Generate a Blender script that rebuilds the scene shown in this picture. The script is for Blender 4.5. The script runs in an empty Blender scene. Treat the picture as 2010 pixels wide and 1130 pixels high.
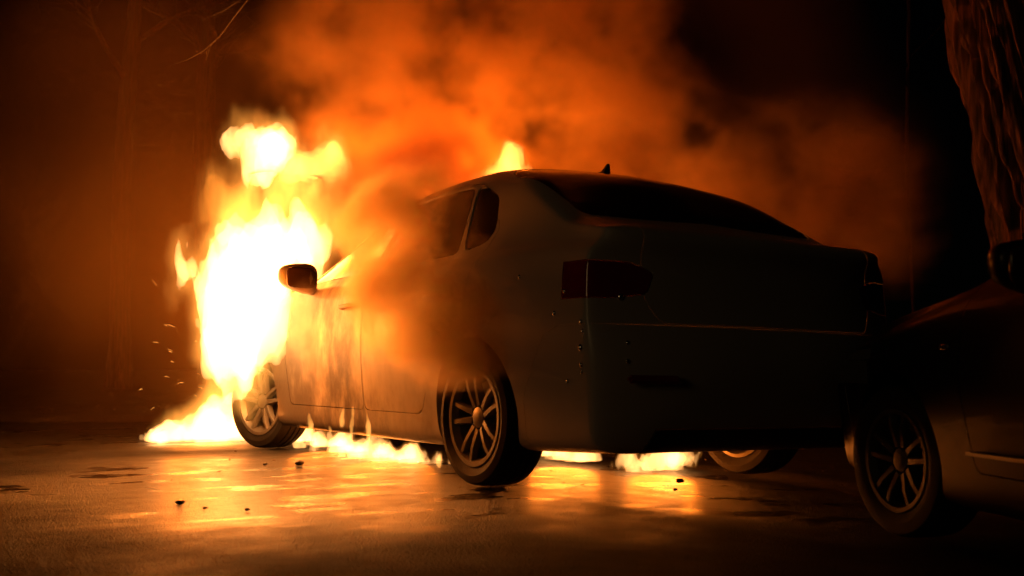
import bpy, bmesh, math, random
import numpy as np
from mathutils import Vector, Matrix

# ------------------------------------------------------------------ camera, world, light, exposure
S = bpy.context.scene
COL = S.collection
cam_d = bpy.data.cameras.new('camera')
cam = bpy.data.objects.new('camera', cam_d)
COL.objects.link(cam)
cam.location = (-3.4621, -4.3494, 0.5338)
_yaw, _pit = 0.5677, 0.0703
_fw = Vector((math.sin(_yaw) * math.cos(_pit), math.cos(_yaw) * math.cos(_pit), math.sin(_pit)))
cam.rotation_euler = _fw.to_track_quat('-Z', 'Y').to_euler()
cam_d.sensor_width = 36.0
cam_d.lens = 36.0 * 2200.0 / 2010.0
cam_d.clip_start = 0.05
cam_d.clip_end = 600.0
cam_d.dof.use_dof = True
cam_d.dof.focus_distance = 6.0
cam_d.dof.aperture_fstop = 2.8
S.camera = cam

W = bpy.data.worlds.new('World')
S.world = W
W.use_nodes = True
_nt = W.node_tree
_nt.nodes.clear()
_sky = _nt.nodes.new('ShaderNodeTexSky')
_sky.sky_type = 'NISHITA'
_sky.sun_disc = False
_sky.sun_elevation = math.radians(9.0)
_sky.sun_rotation = math.radians(215.0)
_bg = _nt.nodes.new('ShaderNodeBackground')
_bg.inputs['Strength'].default_value = 0.00004
_wo = _nt.nodes.new('ShaderNodeOutputWorld')
_nt.links.new(_sky.outputs[0], _bg.inputs[0])
_nt.links.new(_bg.outputs[0], _wo.inputs[0])

sun_d = bpy.data.lights.new('night_fill', 'SUN')
sun_d.energy = 0.055
sun_d.angle = math.radians(15.0)
sun_d.color = (1.0, 0.58, 0.22)
sun = bpy.data.objects.new('night_fill', sun_d)
COL.objects.link(sun)
# added warm fill from low behind the left shoulder, lifting the car's rear quarter
sun.rotation_euler = Vector((0.93, 0.20, -0.24)).to_track_quat('-Z', 'Y').to_euler()
_d = Vector((-0.93, -0.20, 0.24)).normalized()
_sky.sun_elevation = math.asin(_d.z)
_sky.sun_rotation = math.atan2(_d.x, _d.y)

S.view_settings.view_transform = 'Standard'
S.view_settings.look = 'None'
S.view_settings.exposure = 0.0
S.view_settings.gamma = 1.0
S.view_settings.use_curve_mapping = False
cy = S.cycles
cy.use_denoising = True
cy.use_adaptive_sampling = True
cy.adaptive_threshold = 0.05
cy.max_bounces = 8
cy.diffuse_bounces = 2
cy.glossy_bounces = 3
cy.transmission_bounces = 4
cy.transparent_max_bounces = 12
cy.volume_bounces = 3
cy.volume_step_rate = 1.0
cy.volume_max_steps = 256
cy.sample_clamp_indirect = 6.0
cy.use_light_tree = True

rnd = random.Random(7)

# ------------------------------------------------------------------ materials
def new_mat(name):
    m = bpy.data.materials.new(name)
    m.use_nodes = True
    m.node_tree.nodes.clear()
    out = m.node_tree.nodes.new('ShaderNodeOutputMaterial')
    return m, m.node_tree, out

def N(nt, kind, **kw):
    n = nt.nodes.new('ShaderNode' + kind)
    for k, v in kw.items():
        if k.startswith('i_'):
            n.inputs[k[2:].replace('_', ' ')].default_value = v
        else:
            setattr(n, k, v)
    return n

def ramp(nt, a, b, c0, c1):
    r = nt.nodes.new('ShaderNodeValToRGB')
    r.color_ramp.elements[0].position = a
    r.color_ramp.elements[1].position = b
    r.color_ramp.elements[0].color = (*c0, 1)
    r.color_ramp.elements[1].color = (*c1, 1)
    return r

def surf(name, base, rough=0.5, metal=0.0, coat=0.0, var=0.12, scale=9.0, rvar=0.08, bump=0.0, bscale=120.0, spec=0.5):
    """Principled surface with a little noise in colour and roughness, and fine relief."""
    m, nt, out = new_mat(name)
    p = N(nt, 'BsdfPrincipled')
    nt.links.new(p.outputs[0], out.inputs[0])
    tc = N(nt, 'TexCoord')
    nz = N(nt, 'TexNoise')
    nz.inputs['Scale'].default_value = scale
    nz.inputs['Detail'].default_value = 5
    nt.links.new(tc.outputs['Object'], nz.inputs['Vector'])
    lo = tuple(c * (1 - var) for c in base)
    hi = tuple(min(1, c * (1 + var)) for c in base)
    r = ramp(nt, 0.3, 0.7, lo, hi)
    nt.links.new(nz.outputs['Fac'], r.inputs[0])
    nt.links.new(r.outputs[0], p.inputs['Base Color'])
    mr = N(nt, 'MapRange')
    mr.inputs['To Min'].default_value = max(0.02, rough - rvar)
    mr.inputs['To Max'].default_value = min(1, rough + rvar)
    nt.links.new(nz.outputs['Fac'], mr.inputs['Value'])
    nt.links.new(mr.outputs[0], p.inputs['Roughness'])
    p.inputs['Metallic'].default_value = metal
    p.inputs['Specular IOR Level'].default_value = spec
    p.inputs['Coat Weight'].default_value = coat
    p.inputs['Coat Roughness'].default_value = 0.04
    if bump:
        n2 = N(nt, 'TexNoise')
        n2.inputs['Scale'].default_value = bscale
        n2.inputs['Detail'].default_value = 4
        nt.links.new(tc.outputs['Object'], n2.inputs['Vector'])
        b = N(nt, 'Bump')
        b.inputs['Strength'].default_value = bump
        b.inputs['Distance'].default_value = 0.01
        nt.links.new(n2.outputs['Fac'], b.inputs['Height'])
        nt.links.new(b.outputs[0], p.inputs['Normal'])
    return m

M = {}
def paint_mat():
    """white paint, sooted and blistered towards the burning front; the darkening also offsets strong fire light on the door"""
    m, nt, out = new_mat('white_car_paint')
    p = N(nt, 'BsdfPrincipled'); L = nt.links.new
    L(p.outputs[0], out.inputs[0])
    tc = N(nt, 'TexCoord')
    sp = N(nt, 'SeparateXYZ'); L(tc.outputs['Object'], sp.inputs[0])
    mp = N(nt, 'Mapping'); mp.inputs['Scale'].default_value = (1, 1, .55); L(tc.outputs['Object'], mp.inputs[0])
    n = N(nt, 'TexNoise'); n.inputs['Scale'].default_value = 3.2; n.inputs['Detail'].default_value = 7; n.inputs['Roughness'].default_value = .62
    L(mp.outputs[0], n.inputs['Vector'])
    g = N(nt, 'MapRange'); g.inputs['From Min'].default_value = -.2; g.inputs['From Max'].default_value = 2.6  # darkens forward: soot, also toning down the fire light on the door
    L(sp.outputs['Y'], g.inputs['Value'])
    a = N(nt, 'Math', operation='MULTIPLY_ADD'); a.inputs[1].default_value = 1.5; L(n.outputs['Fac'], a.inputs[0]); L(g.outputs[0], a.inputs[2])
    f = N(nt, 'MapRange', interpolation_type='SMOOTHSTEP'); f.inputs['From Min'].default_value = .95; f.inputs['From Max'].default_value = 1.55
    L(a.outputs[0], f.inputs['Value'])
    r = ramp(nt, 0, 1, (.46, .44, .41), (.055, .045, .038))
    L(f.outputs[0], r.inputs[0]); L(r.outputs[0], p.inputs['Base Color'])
    ro = N(nt, 'MapRange'); ro.inputs['To Min'].default_value = .36; ro.inputs['To Max'].default_value = .62
    L(f.outputs[0], ro.inputs['Value']); L(ro.outputs[0], p.inputs['Roughness'])
    p.inputs['Coat Weight'].default_value = .12; p.inputs['Coat Roughness'].default_value = .1
    n2 = N(nt, 'TexNoise'); n2.inputs['Scale'].default_value = 45; n2.inputs['Detail'].default_value = 3; L(tc.outputs['Object'], n2.inputs['Vector'])
    b = N(nt, 'Bump'); b.inputs['Distance'].default_value = .004; L(n2.outputs['Fac'], b.inputs['Height'])
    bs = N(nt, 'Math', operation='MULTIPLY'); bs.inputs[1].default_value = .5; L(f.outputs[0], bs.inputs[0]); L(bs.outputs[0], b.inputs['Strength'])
    L(b.outputs[0], p.inputs['Normal'])
    return m
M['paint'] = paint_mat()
M['dark_paint'] = surf('black_car_paint', (0.005, 0.0045, 0.0045), 0.40, 0.0, 0.14, 0.1, 3.0, spec=0.12)
M['glass'] = surf('dark_car_glass', (0.024, 0.012, 0.009), 0.16, 0.0, 0.0, 0.1, 4.0, 0.03)
M['trim'] = surf('black_trim', (0.014, 0.014, 0.014), 0.5, 0.0, 0.0, 0.15, 30.0, 0.08, 0.2, 300)
M['rubber'] = surf('tyre_rubber', (0.013, 0.012, 0.011), 0.7, 0.0, 0.0, 0.2, 25.0, 0.1, 0.3, 200, spec=0.2)
M['alloy'] = surf('alloy_wheel', (0.17, 0.165, 0.16), 0.45, 0.5, 0.0, 0.12, 20.0)
M['dark_alloy'] = surf('dark_alloy_wheel', (0.03, 0.03, 0.03), 0.55, 0.3, 0.0, 0.12, 20.0)
M['steel'] = surf('brake_steel', (0.16, 0.15, 0.14), 0.45, 0.8, 0.0, 0.2, 20.0)
M['lamp_red'] = surf('tail_lamp_red', (0.22, 0.008, 0.008), 0.12, 0.0, 0.8, 0.1, 30.0, 0.03)
M['lamp_clear'] = surf('lamp_clear', (0.06, 0.06, 0.06), 0.12, 0.2, 0.8, 0.1, 30.0, 0.03)
M['chrome'] = surf('chrome_strip', (0.12, 0.12, 0.12), 0.4, 1.0, 0.0, 0.05, 30.0, 0.05)
M['bead'] = surf('glint_bead', (0.9, 0.9, 0.9), 0.12, 1.0, 0.0, 0.02, 30.0, 0.04)  # polished metal standing in for glints
M['plate'] = surf('plate_blank', (0.35, 0.35, 0.34), 0.45, 0.0, 0.0, 0.08, 30.0)
M['stone'] = surf('wet_stone', (0.05, 0.045, 0.04), 0.35, 0.0, 0.0, 0.3, 60.0, 0.1, 0.4, 150)
M['leaf'] = surf('fallen_leaf', (0.10, 0.055, 0.025), 0.5, 0.0, 0.0, 0.4, 8.0)
M['twig'] = surf('twig_bark', (0.09, 0.065, 0.05), 0.8, 0.0, 0.0, 0.25, 20.0, 0.1, 0.3, 90)

def bark_mat():
    m, nt, out = new_mat('rough_bark')
    p = N(nt, 'BsdfPrincipled')
    nt.links.new(p.outputs[0], out.inputs[0])
    p.inputs['Roughness'].default_value = 0.85
    tc = N(nt, 'TexCoord')
    mp = N(nt, 'Mapping')
    mp.inputs['Scale'].default_value = (14, 14, 1.0)
    nt.links.new(tc.outputs['Object'], mp.inputs[0])
    nz = N(nt, 'TexNoise')
    nz.inputs['Scale'].default_value = 2.0
    nz.inputs['Detail'].default_value = 8
    nt.links.new(mp.outputs[0], nz.inputs['Vector'])
    r = ramp(nt, 0.35, 0.75, (0.016, 0.007, 0.005), (0.20, 0.075, 0.045))
    nt.links.new(nz.outputs['Fac'], r.inputs[0])
    nt.links.new(r.outputs[0], p.inputs['Base Color'])
    b = N(nt, 'Bump')
    b.inputs['Strength'].default_value = 0.8
    b.inputs['Distance'].default_value = 0.03
    nt.links.new(nz.outputs['Fac'], b.inputs['Height'])
    nt.links.new(b.outputs[0], p.inputs['Normal'])
    return m
M['bark'] = bark_mat()

def asphalt_mat():
    """asphalt, dry and rough far from the car, wet where the hose water and fuel have run"""
    m, nt, out = new_mat('wet_asphalt')
    p = N(nt, 'BsdfPrincipled')
    L = nt.links.new
    L(p.outputs[0], out.inputs[0])
    tc = N(nt, 'TexCoord')
    def noise(scale, det, vec=None, rough=.55):
        n = N(nt, 'TexNoise')
        n.inputs['Scale'].default_value = scale; n.inputs['Detail'].default_value = det; n.inputs['Roughness'].default_value = rough
        L((vec or tc.outputs['Object']), n.inputs['Vector'])
        return n.outputs['Fac']
    def rng(v, f0, f1, t0, t1):
        r = N(nt, 'MapRange', interpolation_type='SMOOTHSTEP')
        for k, x in zip(('From Min', 'From Max', 'To Min', 'To Max'), (f0, f1, t0, t1)): r.inputs[k].default_value = x
        L(v, r.inputs['Value'])
        return r.outputs[0]
    def mth(op, a, b):
        n = N(nt, 'Math', operation=op)
        for i, x in enumerate((a, b)):
            if isinstance(x, (int, float)): n.inputs[i].default_value = x
            else: L(x, n.inputs[i])
        return n.outputs[0]
    def dist(x, y, sx, sy):
        mp = N(nt, 'Mapping')
        mp.inputs['Location'].default_value = (-x * sx, -y * sy, 0)
        mp.inputs['Scale'].default_value = (sx, sy, 0)
        L(tc.outputs['Object'], mp.inputs[0])
        ln = N(nt, 'VectorMath', operation='LENGTH')
        L(mp.outputs[0], ln.inputs[0])
        return ln.outputs['Value']
    near = mth('MINIMUM', dist(0.1, -.05, 1.5, 1.3), mth('MINIMUM', dist(-1.35, 0.75, 1.05, .95), dist(-2.2, 4.9, .55, .9)))   # stains beside the front wing, under the tail and ahead of the car
    stain = mth('ADD', near, mth('MULTIPLY', mth('SUBTRACT', noise(.9, 4), .5), 2.2))
    wet = rng(stain, 1.0, 2.5, 1.0, 0.0)
    ms = N(nt, 'Mapping')
    ms.inputs['Rotation'].default_value = (0, 0, -.57)
    ms.inputs['Scale'].default_value = (1.5, 2.9, 1)
    L(tc.outputs['Object'], ms.inputs[0])
    streak = noise(1.3, 5, ms.outputs[0])
    puddle = mth('MULTIPLY', rng(streak, .50, .62, 0, 1), wet)
    med = noise(7, 6)
    r = ramp(nt, .3, .7, (.010, .0095, .009), (.030, .027, .024))
    L(med, r.inputs[0]); L(r.outputs[0], p.inputs['Base Color'])
    ro = mth('SUBTRACT', mth('ADD', .76, mth('MULTIPLY', mth('SUBTRACT', med, .5), .3)), mth('ADD', mth('MULTIPLY', wet, .43), mth('MULTIPLY', puddle, .09)))
    L(ro, p.inputs['Roughness'])
    L(mth('ADD', .03, mth('ADD', mth('MULTIPLY', wet, .78), mth('MULTIPLY', puddle, .10))), p.inputs['Specular IOR Level'])
    vor = N(nt, 'TexVoronoi'); vor.inputs['Scale'].default_value = 150.0
    L(tc.outputs['Object'], vor.inputs['Vector'])
    grain = mth('ADD', vor.outputs['Distance'], mth('MULTIPLY', noise(70, 4), 1.4))
    b1 = N(nt, 'Bump'); b1.inputs['Distance'].default_value = .011
    L(rng(puddle, 0, 1, .9, .25), b1.inputs['Strength']); L(grain, b1.inputs['Height'])
    b2 = N(nt, 'Bump'); b2.inputs['Distance'].default_value = .03; b2.inputs['Strength'].default_value = .4
    L(mth('ADD', med, streak), b2.inputs['Height']); L(b1.outputs[0], b2.inputs['Normal'])
    L(b2.outputs[0], p.inputs['Normal'])
    return m
M['asphalt'] = asphalt_mat()
M['soil'] = surf('leafy_soil', (0.045, 0.032, 0.02), 0.75, 0.0, 0.0, 0.4, 3.0, 0.1, 0.8, 40)

def fire_mat(name, strength, col=(1.0, 0.42, 0.10)):
    """Glowing gas: brightness follows how much flame one looks through."""
    m, nt, out = new_mat(name)
    e = N(nt, 'Emission')
    e.inputs['Color'].default_value = (*col, 1)
    e.inputs['Strength'].default_value = strength
    nt.links.new(e.outputs[0], out.inputs['Volume'])
    return m
M['fire_core'] = fire_mat('fire_core', 19.0, (1.0, 0.45, 0.13))
M['fire_soft'] = fire_mat('fire_soft', 2.6, (1.0, 0.32, 0.04))
M['fire_dull'] = fire_mat('fire_dull', 1.2, (1.0, 0.30, 0.03))
M['fire_lick'] = fire_mat('fire_lick', 32.0, (1.0, 0.42, 0.08))
M['fire_thin'] = fire_mat('fire_thin', 9.0, (1.0, 0.38, 0.07))

def fire_fog_mat(name, strength, col):
    """soft outer gas of a flame, torn into upright streaks"""
    m, nt, out = new_mat(name)
    L = nt.links.new
    e = N(nt, 'Emission'); e.inputs['Color'].default_value = (*col, 1)
    tc = N(nt, 'TexCoord'); mp = N(nt, 'Mapping'); mp.inputs['Scale'].default_value = (5, 5, 2.0)
    L(tc.outputs['Object'], mp.inputs[0])
    n = N(nt, 'TexNoise'); n.inputs['Scale'].default_value = 1.5; n.inputs['Detail'].default_value = 2
    L(mp.outputs[0], n.inputs['Vector'])
    r = N(nt, 'MapRange', interpolation_type='SMOOTHSTEP'); r.inputs['From Min'].default_value = .36; r.inputs['From Max'].default_value = .62; r.inputs['To Min'].default_value = .08
    L(n.outputs['Fac'], r.inputs['Value'])
    at = N(nt, 'Attribute', attribute_name='density')
    a = N(nt, 'Math', operation='MULTIPLY'); L(at.outputs['Fac'], a.inputs[0]); L(r.outputs[0], a.inputs[1])
    b = N(nt, 'Math', operation='MULTIPLY'); b.inputs[1].default_value = strength; L(a.outputs[0], b.inputs[0])
    L(b.outputs[0], e.inputs['Strength']); L(e.outputs[0], out.inputs['Volume'])
    return m
M['fire_fog'] = fire_fog_mat('fire_fog', 11.0, (1.0, 0.36, 0.05))
M['fire_fog_dull'] = fire_fog_mat('fire_fog_dull', 4.0, (1.0, 0.33, 0.04))

def smoke_mat(name, dens, color, scale, lo, hi, absorb=(0.35, 0.12, 0.05), aniso=0.2, grid=True, soft=0.0):
    m, nt, out = new_mat(name)
    pv = N(nt, 'VolumePrincipled')
    pv.inputs['Color'].default_value = (*color, 1)
    pv.inputs['Absorption Color'].default_value = (*absorb, 1)
    pv.inputs['Anisotropy'].default_value = aniso
    pv.inputs['Density Attribute'].default_value = ''
    tc = N(nt, 'TexCoord')
    nz = N(nt, 'TexNoise')
    nz.inputs['Scale'].default_value = scale
    nz.inputs['Detail'].default_value = 3
    nz.inputs['Roughness'].default_value = 0.6
    nz.inputs['Distortion'].default_value = 0.0
    nt.links.new(tc.outputs['Object'], nz.inputs['Vector'])
    mr = N(nt, 'MapRange', interpolation_type='SMOOTHSTEP')
    mr.inputs['From Min'].default_value = lo
    mr.inputs['From Max'].default_value = hi
    mr.inputs['To Min'].default_value = soft * dens
    mr.inputs['To Max'].default_value = dens
    nt.links.new(nz.outputs['Fac'], mr.inputs['Value'])
    if grid:
        at = N(nt, 'Attribute', attribute_name='density')
        mu = N(nt, 'Math', operation='MULTIPLY')
        nt.links.new(mr.outputs[0], mu.inputs[0])
        nt.links.new(at.outputs['Fac'], mu.inputs[1])
        nt.links.new(mu.outputs[0], pv.inputs['Density'])
    else:
        nt.links.new(mr.outputs[0], pv.inputs['Density'])
    nt.links.new(pv.outputs[0], out.inputs['Volume'])
    return m

# ------------------------------------------------------------------ object helpers
def obj(name, mesh, mat, parent=None, smooth=None):
    o = bpy.data.objects.new(name, mesh)
    COL.objects.link(o)
    if mat is not None and len(mesh.materials) == 0:
        mesh.materials.append(mat)
    if smooth is not None:
        for p in mesh.polygons:
            p.use_smooth = True
        if smooth < 180:
            mesh.set_sharp_from_angle(angle=math.radians(smooth))
    o.parent = parent
    return o

def bm_mesh(bm, name):
    me = bpy.data.meshes.new(name)
    bm.normal_update()
    bm.to_mesh(me)
    bm.free()
    return me

def py_mesh(name, v, f):
    me = bpy.data.meshes.new(name)
    me.from_pydata([tuple(map(float, p)) for p in v], [], [tuple(map(int, q)) for q in f])
    me.update()
    return me

def tag(o, label, cat=None, group=None, kind=None):
    o['label'] = label
    if cat: o['category'] = cat
    if group: o['group'] = group
    if kind: o['kind'] = kind
    return o

def empty(name, loc=(0, 0, 0), rz=0.0):
    o = bpy.data.objects.new(name, None)
    o.empty_display_size = 0.1
    COL.objects.link(o)
    o.location = loc
    o.rotation_euler = (0, 0, rz)
    return o

def lathe(profile, n, axis='x'):
    """profile: list of (radius, along); closed surface of revolution about x."""
    v, f = [], []
    k = len(profile)
    for i in range(n):
        a = 2 * math.pi * i / n
        for r, t in profile:
            v.append((t, r * math.cos(a), r * math.sin(a)))
    for i in range(n):
        j = (i + 1) % n
        for q in range(k - 1):
            f.append((i * k + q, i * k + q + 1, j * k + q + 1, j * k + q))
    return v, f

def box_bm(bm, c, s, rot=None):
    m = Matrix.Translation(c) @ (rot.to_4x4() if rot else Matrix.Identity(4)) @ Matrix.Diagonal((*s, 1))
    return bmesh.ops.create_cube(bm, size=1.0, matrix=m)['verts']

def tube(path, radii, n=8, wob=0.0, rg=rnd):
    """tapered tube along a list of points."""
    v, f = [], []
    P = [Vector(p) for p in path]
    up = Vector((0.3, 0.2, 1)).normalized()
    for i, p in enumerate(P):
        t = (P[min(i + 1, len(P) - 1)] - P[max(i - 1, 0)]).normalized()
        a = t.cross(up)
        if a.length < 1e-3: a = t.cross(Vector((1, 0, 0)))
        a.normalize()
        b = t.cross(a)
        for k in range(n):
            ph = 2 * math.pi * k / n
            r = radii[i] * (1 + wob * (rg.random() - .5))
            v.append(p + (a * math.cos(ph) + b * math.sin(ph)) * r)
    for i in range(len(P) - 1):
        for k in range(n):
            k2 = (k + 1) % n
            f.append((i * n + k, i * n + k2, (i + 1) * n + k2, (i + 1) * n + k))
    f.append(tuple(range(n - 1, -1, -1)))
    f.append(tuple((len(P) - 1) * n + k for k in range(n)))
    return v, f

# ------------------------------------------------------------------ numpy noise and implicit meshing
_perm = np.random.RandomState(3).permutation(256)
_perm = np.concatenate([_perm, _perm, _perm])
_grad = np.random.RandomState(4).normal(size=(256, 3))
_grad /= np.linalg.norm(_grad, axis=1)[:, None]
def gnoise(x, y, z):
    xi, yi, zi = np.floor(x).astype(int), np.floor(y).astype(int), np.floor(z).astype(int)
    xf, yf, zf = x - xi, y - yi, z - zi
    u, v, w = (t * t * t * (t * (t * 6 - 15) + 10) for t in (xf, yf, zf))
    def g(dx, dy, dz):
        h = _perm[_perm[_perm[(xi + dx) & 255] + ((yi + dy) & 255)] + ((zi + dz) & 255)]
        q = _grad[h]
        return q[..., 0] * (xf - dx) + q[..., 1] * (yf - dy) + q[..., 2] * (zf - dz)
    l = lambda a, b, t: a + (b - a) * t
    return l(l(l(g(0, 0, 0), g(1, 0, 0), u), l(g(0, 1, 0), g(1, 1, 0), u), v),
             l(l(g(0, 0, 1), g(1, 0, 1), u), l(g(0, 1, 1), g(1, 1, 1), u), v), w)
def fbm(x, y, z, s, octv=3):
    r, a = 0, 1.0
    for i in range(octv):
        r = r + a * gnoise(x * s + 17.3 * i, y * s + 5.1 * i, z * s + 9.7 * i)
        s *= 2.03
        a *= 0.52
    return r

def surface_nets(F, org, h):
    """mesh of the zero level of F (inside > 0) on a regular grid."""
    s = F > 0
    nx, ny, nz = F.shape
    cs = np.zeros((nx - 1, ny - 1, nz - 1), int)
    for dx in (0, 1):
        for dy in (0, 1):
            for dz in (0, 1):
                cs += s[dx:nx - 1 + dx, dy:ny - 1 + dy, dz:nz - 1 + dz]
    act = (cs > 0) & (cs < 8)
    idx = -np.ones(act.shape, int)
    I, J, K = np.nonzero(act)
    idx[I, J, K] = np.arange(len(I))
    acc = np.zeros((len(I), 3)); cnt = np.zeros(len(I))
    corners = [(a, b, c) for a in (0, 1) for b in (0, 1) for c in (0, 1)]
    for p in corners:
        for ax in range(3):
            if p[ax]: continue
            q = list(p); q[ax] = 1
            f0 = F[I + p[0], J + p[1], K + p[2]]; f1 = F[I + q[0], J + q[1], K + q[2]]
            m = (f0 > 0) != (f1 > 0)
            t = np.where(m, f0 / np.where(m, f0 - f1, 1), 0)
            pos = np.array(p, float)[None, :].repeat(len(I), 0)
            pos[:, ax] += t
            acc[m] += pos[m]; cnt[m] += 1
    V = (np.stack([I, J, K], 1) + acc / cnt[:, None]) * h + np.array(org)
    faces = []
    for ax in range(3):
        a, b = [(1, 2), (2, 0), (0, 1)][ax]
        sl0 = [slice(None)] * 3; sl1 = [slice(None)] * 3
        sl0[ax] = slice(0, -1); sl1[ax] = slice(1, None)
        d = s[tuple(sl0)] != s[tuple(sl1)]
        P = np.stack(np.nonzero(d), 1)
        ok = (P[:, a] > 0) & (P[:, b] > 0) & (P[:, a] < F.shape[a] - 1) & (P[:, b] < F.shape[b] - 1)
        P = P[ok]
        if len(P) == 0: continue
        inside = s[P[:, 0], P[:, 1], P[:, 2]]
        def cell(da, db):
            q = P.copy(); q[:, a] -= da; q[:, b] -= db
            return idx[q[:, 0], q[:, 1], q[:, 2]]
        Q = np.stack([cell(1, 1), cell(0, 1), cell(0, 0), cell(1, 0)], 1)
        Q[~inside] = Q[~inside][:, ::-1]
        faces.append(Q)
    return V, np.concatenate(faces)

def blob_mesh(name, blobs, h, amp, freq, octv=3, k=6.0, floor=None, zstretch=1.0, seed=0.0):
    """closed mesh round a smooth union of ellipsoids (x, y, z, rx, ry, rz), ruffled by noise of amplitude amp metres."""
    B = np.array(blobs, float)
    pad = amp + 3 * h
    lo = (B[:, :3] - B[:, 3:6]).min(0) - pad
    hi = (B[:, :3] + B[:, 3:6]).max(0) + pad
    n = np.ceil((hi - lo) / h).astype(int) + 1
    X, Y, Z = np.meshgrid(*[lo[i] + h * np.arange(n[i]) for i in range(3)], indexing='ij')
    acc = np.zeros(X.shape)
    for b in B:
        q = np.sqrt(((X - b[0]) / b[3]) ** 2 + ((Y - b[1]) / b[4]) ** 2 + ((Z - b[2]) / b[5]) ** 2)
        d = (1 - q) * min(b[3:6])                     # about metres inside
        acc += np.exp(np.clip(k * d, -30, 30))
    D = np.log(acc + 1e-12) / k
    D = D + amp * 1.6 * fbm(X + seed, Y - seed, Z / zstretch + seed, freq, octv)
    if floor is not None:
        D = np.minimum(D, Z - floor)
    D[0] = D[-1] = -1; D[:, 0] = D[:, -1] = -1; D[:, :, 0] = D[:, :, -1] = -1
    V, Fc = surface_nets(D, lo, h)
    return py_mesh(name, V, Fc)

def mesh_to_fog(o, mat, voxel, band, density=1.0):
    """turn a closed mesh into fog that thins out over the outer `band` metres."""
    ng = bpy.data.node_groups.new(o.name + '_fog', 'GeometryNodeTree')
    ng.interface.new_socket('Geometry', in_out='INPUT', socket_type='NodeSocketGeometry')
    ng.interface.new_socket('Geometry', in_out='OUTPUT', socket_type='NodeSocketGeometry')
    gi = ng.nodes.new('NodeGroupInput'); go = ng.nodes.new('NodeGroupOutput')
    mv = ng.nodes.new('GeometryNodeMeshToVolume')
    mv.resolution_mode = 'VOXEL_SIZE'
    mv.inputs['Voxel Size'].default_value = voxel
    mv.inputs['Interior Band Width'].default_value = band
    mv.inputs['Density'].default_value = density
    sm = ng.nodes.new('GeometryNodeSetMaterial')
    sm.inputs['Material'].default_value = mat
    ng.links.new(gi.outputs[0], mv.inputs['Mesh'])
    ng.links.new(mv.outputs[0], sm.inputs[0])
    ng.links.new(sm.outputs[0], go.inputs[0])
    md = o.modifiers.new('fog', 'NODES')
    md.node_group = ng

# ------------------------------------------------------------------ ground
def ground_z(x, y):
    """the road falls gently towards the gutter on the right"""
    lat = 0.843 * (np.asarray(x, float) + 3.46) - 0.538 * (np.asarray(y, float) + 4.35)
    return -0.045 * np.clip(lat, 0, 4.0) ** 1.15
def ground_mesh():
    ax = np.concatenate([-np.geomspace(8, 130, 14)[::-1], np.linspace(-7.6, 7.6, 96), np.geomspace(8, 130, 14)])
    ay = np.concatenate([-np.geomspace(8, 130, 14)[::-1], np.linspace(-7.6, 11.6, 120), np.geomspace(12, 130, 14)])
    X, Y = np.meshgrid(ax, ay, indexing='ij')
    Z = ground_z(X, Y) + .006 * fbm(X, Y, X * 0, .9, 2) * (np.hypot(X, Y) < 9)
    Z -= .006
    nx, ny = X.shape
    V = np.stack([X, Y, Z], -1).reshape(-1, 3)
    I = np.arange(nx * ny).reshape(nx, ny)
    F = np.stack([I[:-1, :-1], I[1:, :-1], I[1:, 1:], I[:-1, 1:]], -1).reshape(-1, 4)
    return py_mesh('road', V, F)
road = obj('road', ground_mesh(), M['asphalt'], None, 180)
road['kind'] = 'structure'

# ------------------------------------------------------------------ cars
def pchip(xs, ys):
    xs = np.array(xs, float); ys = np.array(ys, float)
    o = np.argsort(xs); xs, ys = xs[o], ys[o]
    h = np.diff(xs); d = np.diff(ys) / h
    m = np.zeros(len(xs))
    m[0], m[-1] = d[0], d[-1]
    for i in range(1, len(xs) - 1):
        if d[i - 1] * d[i] > 0:
            w1, w2 = 2 * h[i] + h[i - 1], h[i] + 2 * h[i - 1]
            m[i] = (w1 + w2) / (w1 / d[i - 1] + w2 / d[i])
    def f(x):
        x = np.clip(x, xs[0], xs[-1])
        i = np.clip(np.searchsorted(xs, x) - 1, 0, len(h) - 1)
        t = (x - xs[i]) / h[i]
        return ((1 + 2 * t) * (1 - t) ** 2 * ys[i] + t * (1 - t) ** 2 * h[i] * m[i]
                + t * t * (3 - 2 * t) * ys[i + 1] + t * t * (t - 1) * h[i] * m[i + 1])
    return f

def section(P, n):
    """smooth curve through control points, n samples per span"""
    P = np.array(P, float)
    out = []
    for i in range(len(P) - 1):
        p0, p1, p2, p3 = P[max(i - 1, 0)], P[i], P[i + 1], P[min(i + 2, len(P) - 1)]
        m1, m2 = 0.42 * (p2 - p0), 0.42 * (p3 - p1)
        L = np.linalg.norm(p2 - p1)
        for m in (m1, m2):
            q = np.linalg.norm(m)
            if q > L: m *= L / q
        for k in range(n):
            t = k / n
            out.append((2*t**3-3*t**2+1)*p1 + (t**3-2*t**2+t)*m1 + (-2*t**3+3*t**2)*p2 + (t**3-t**2)*m2)
    out.append(P[-1])
    return np.array(out)

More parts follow.
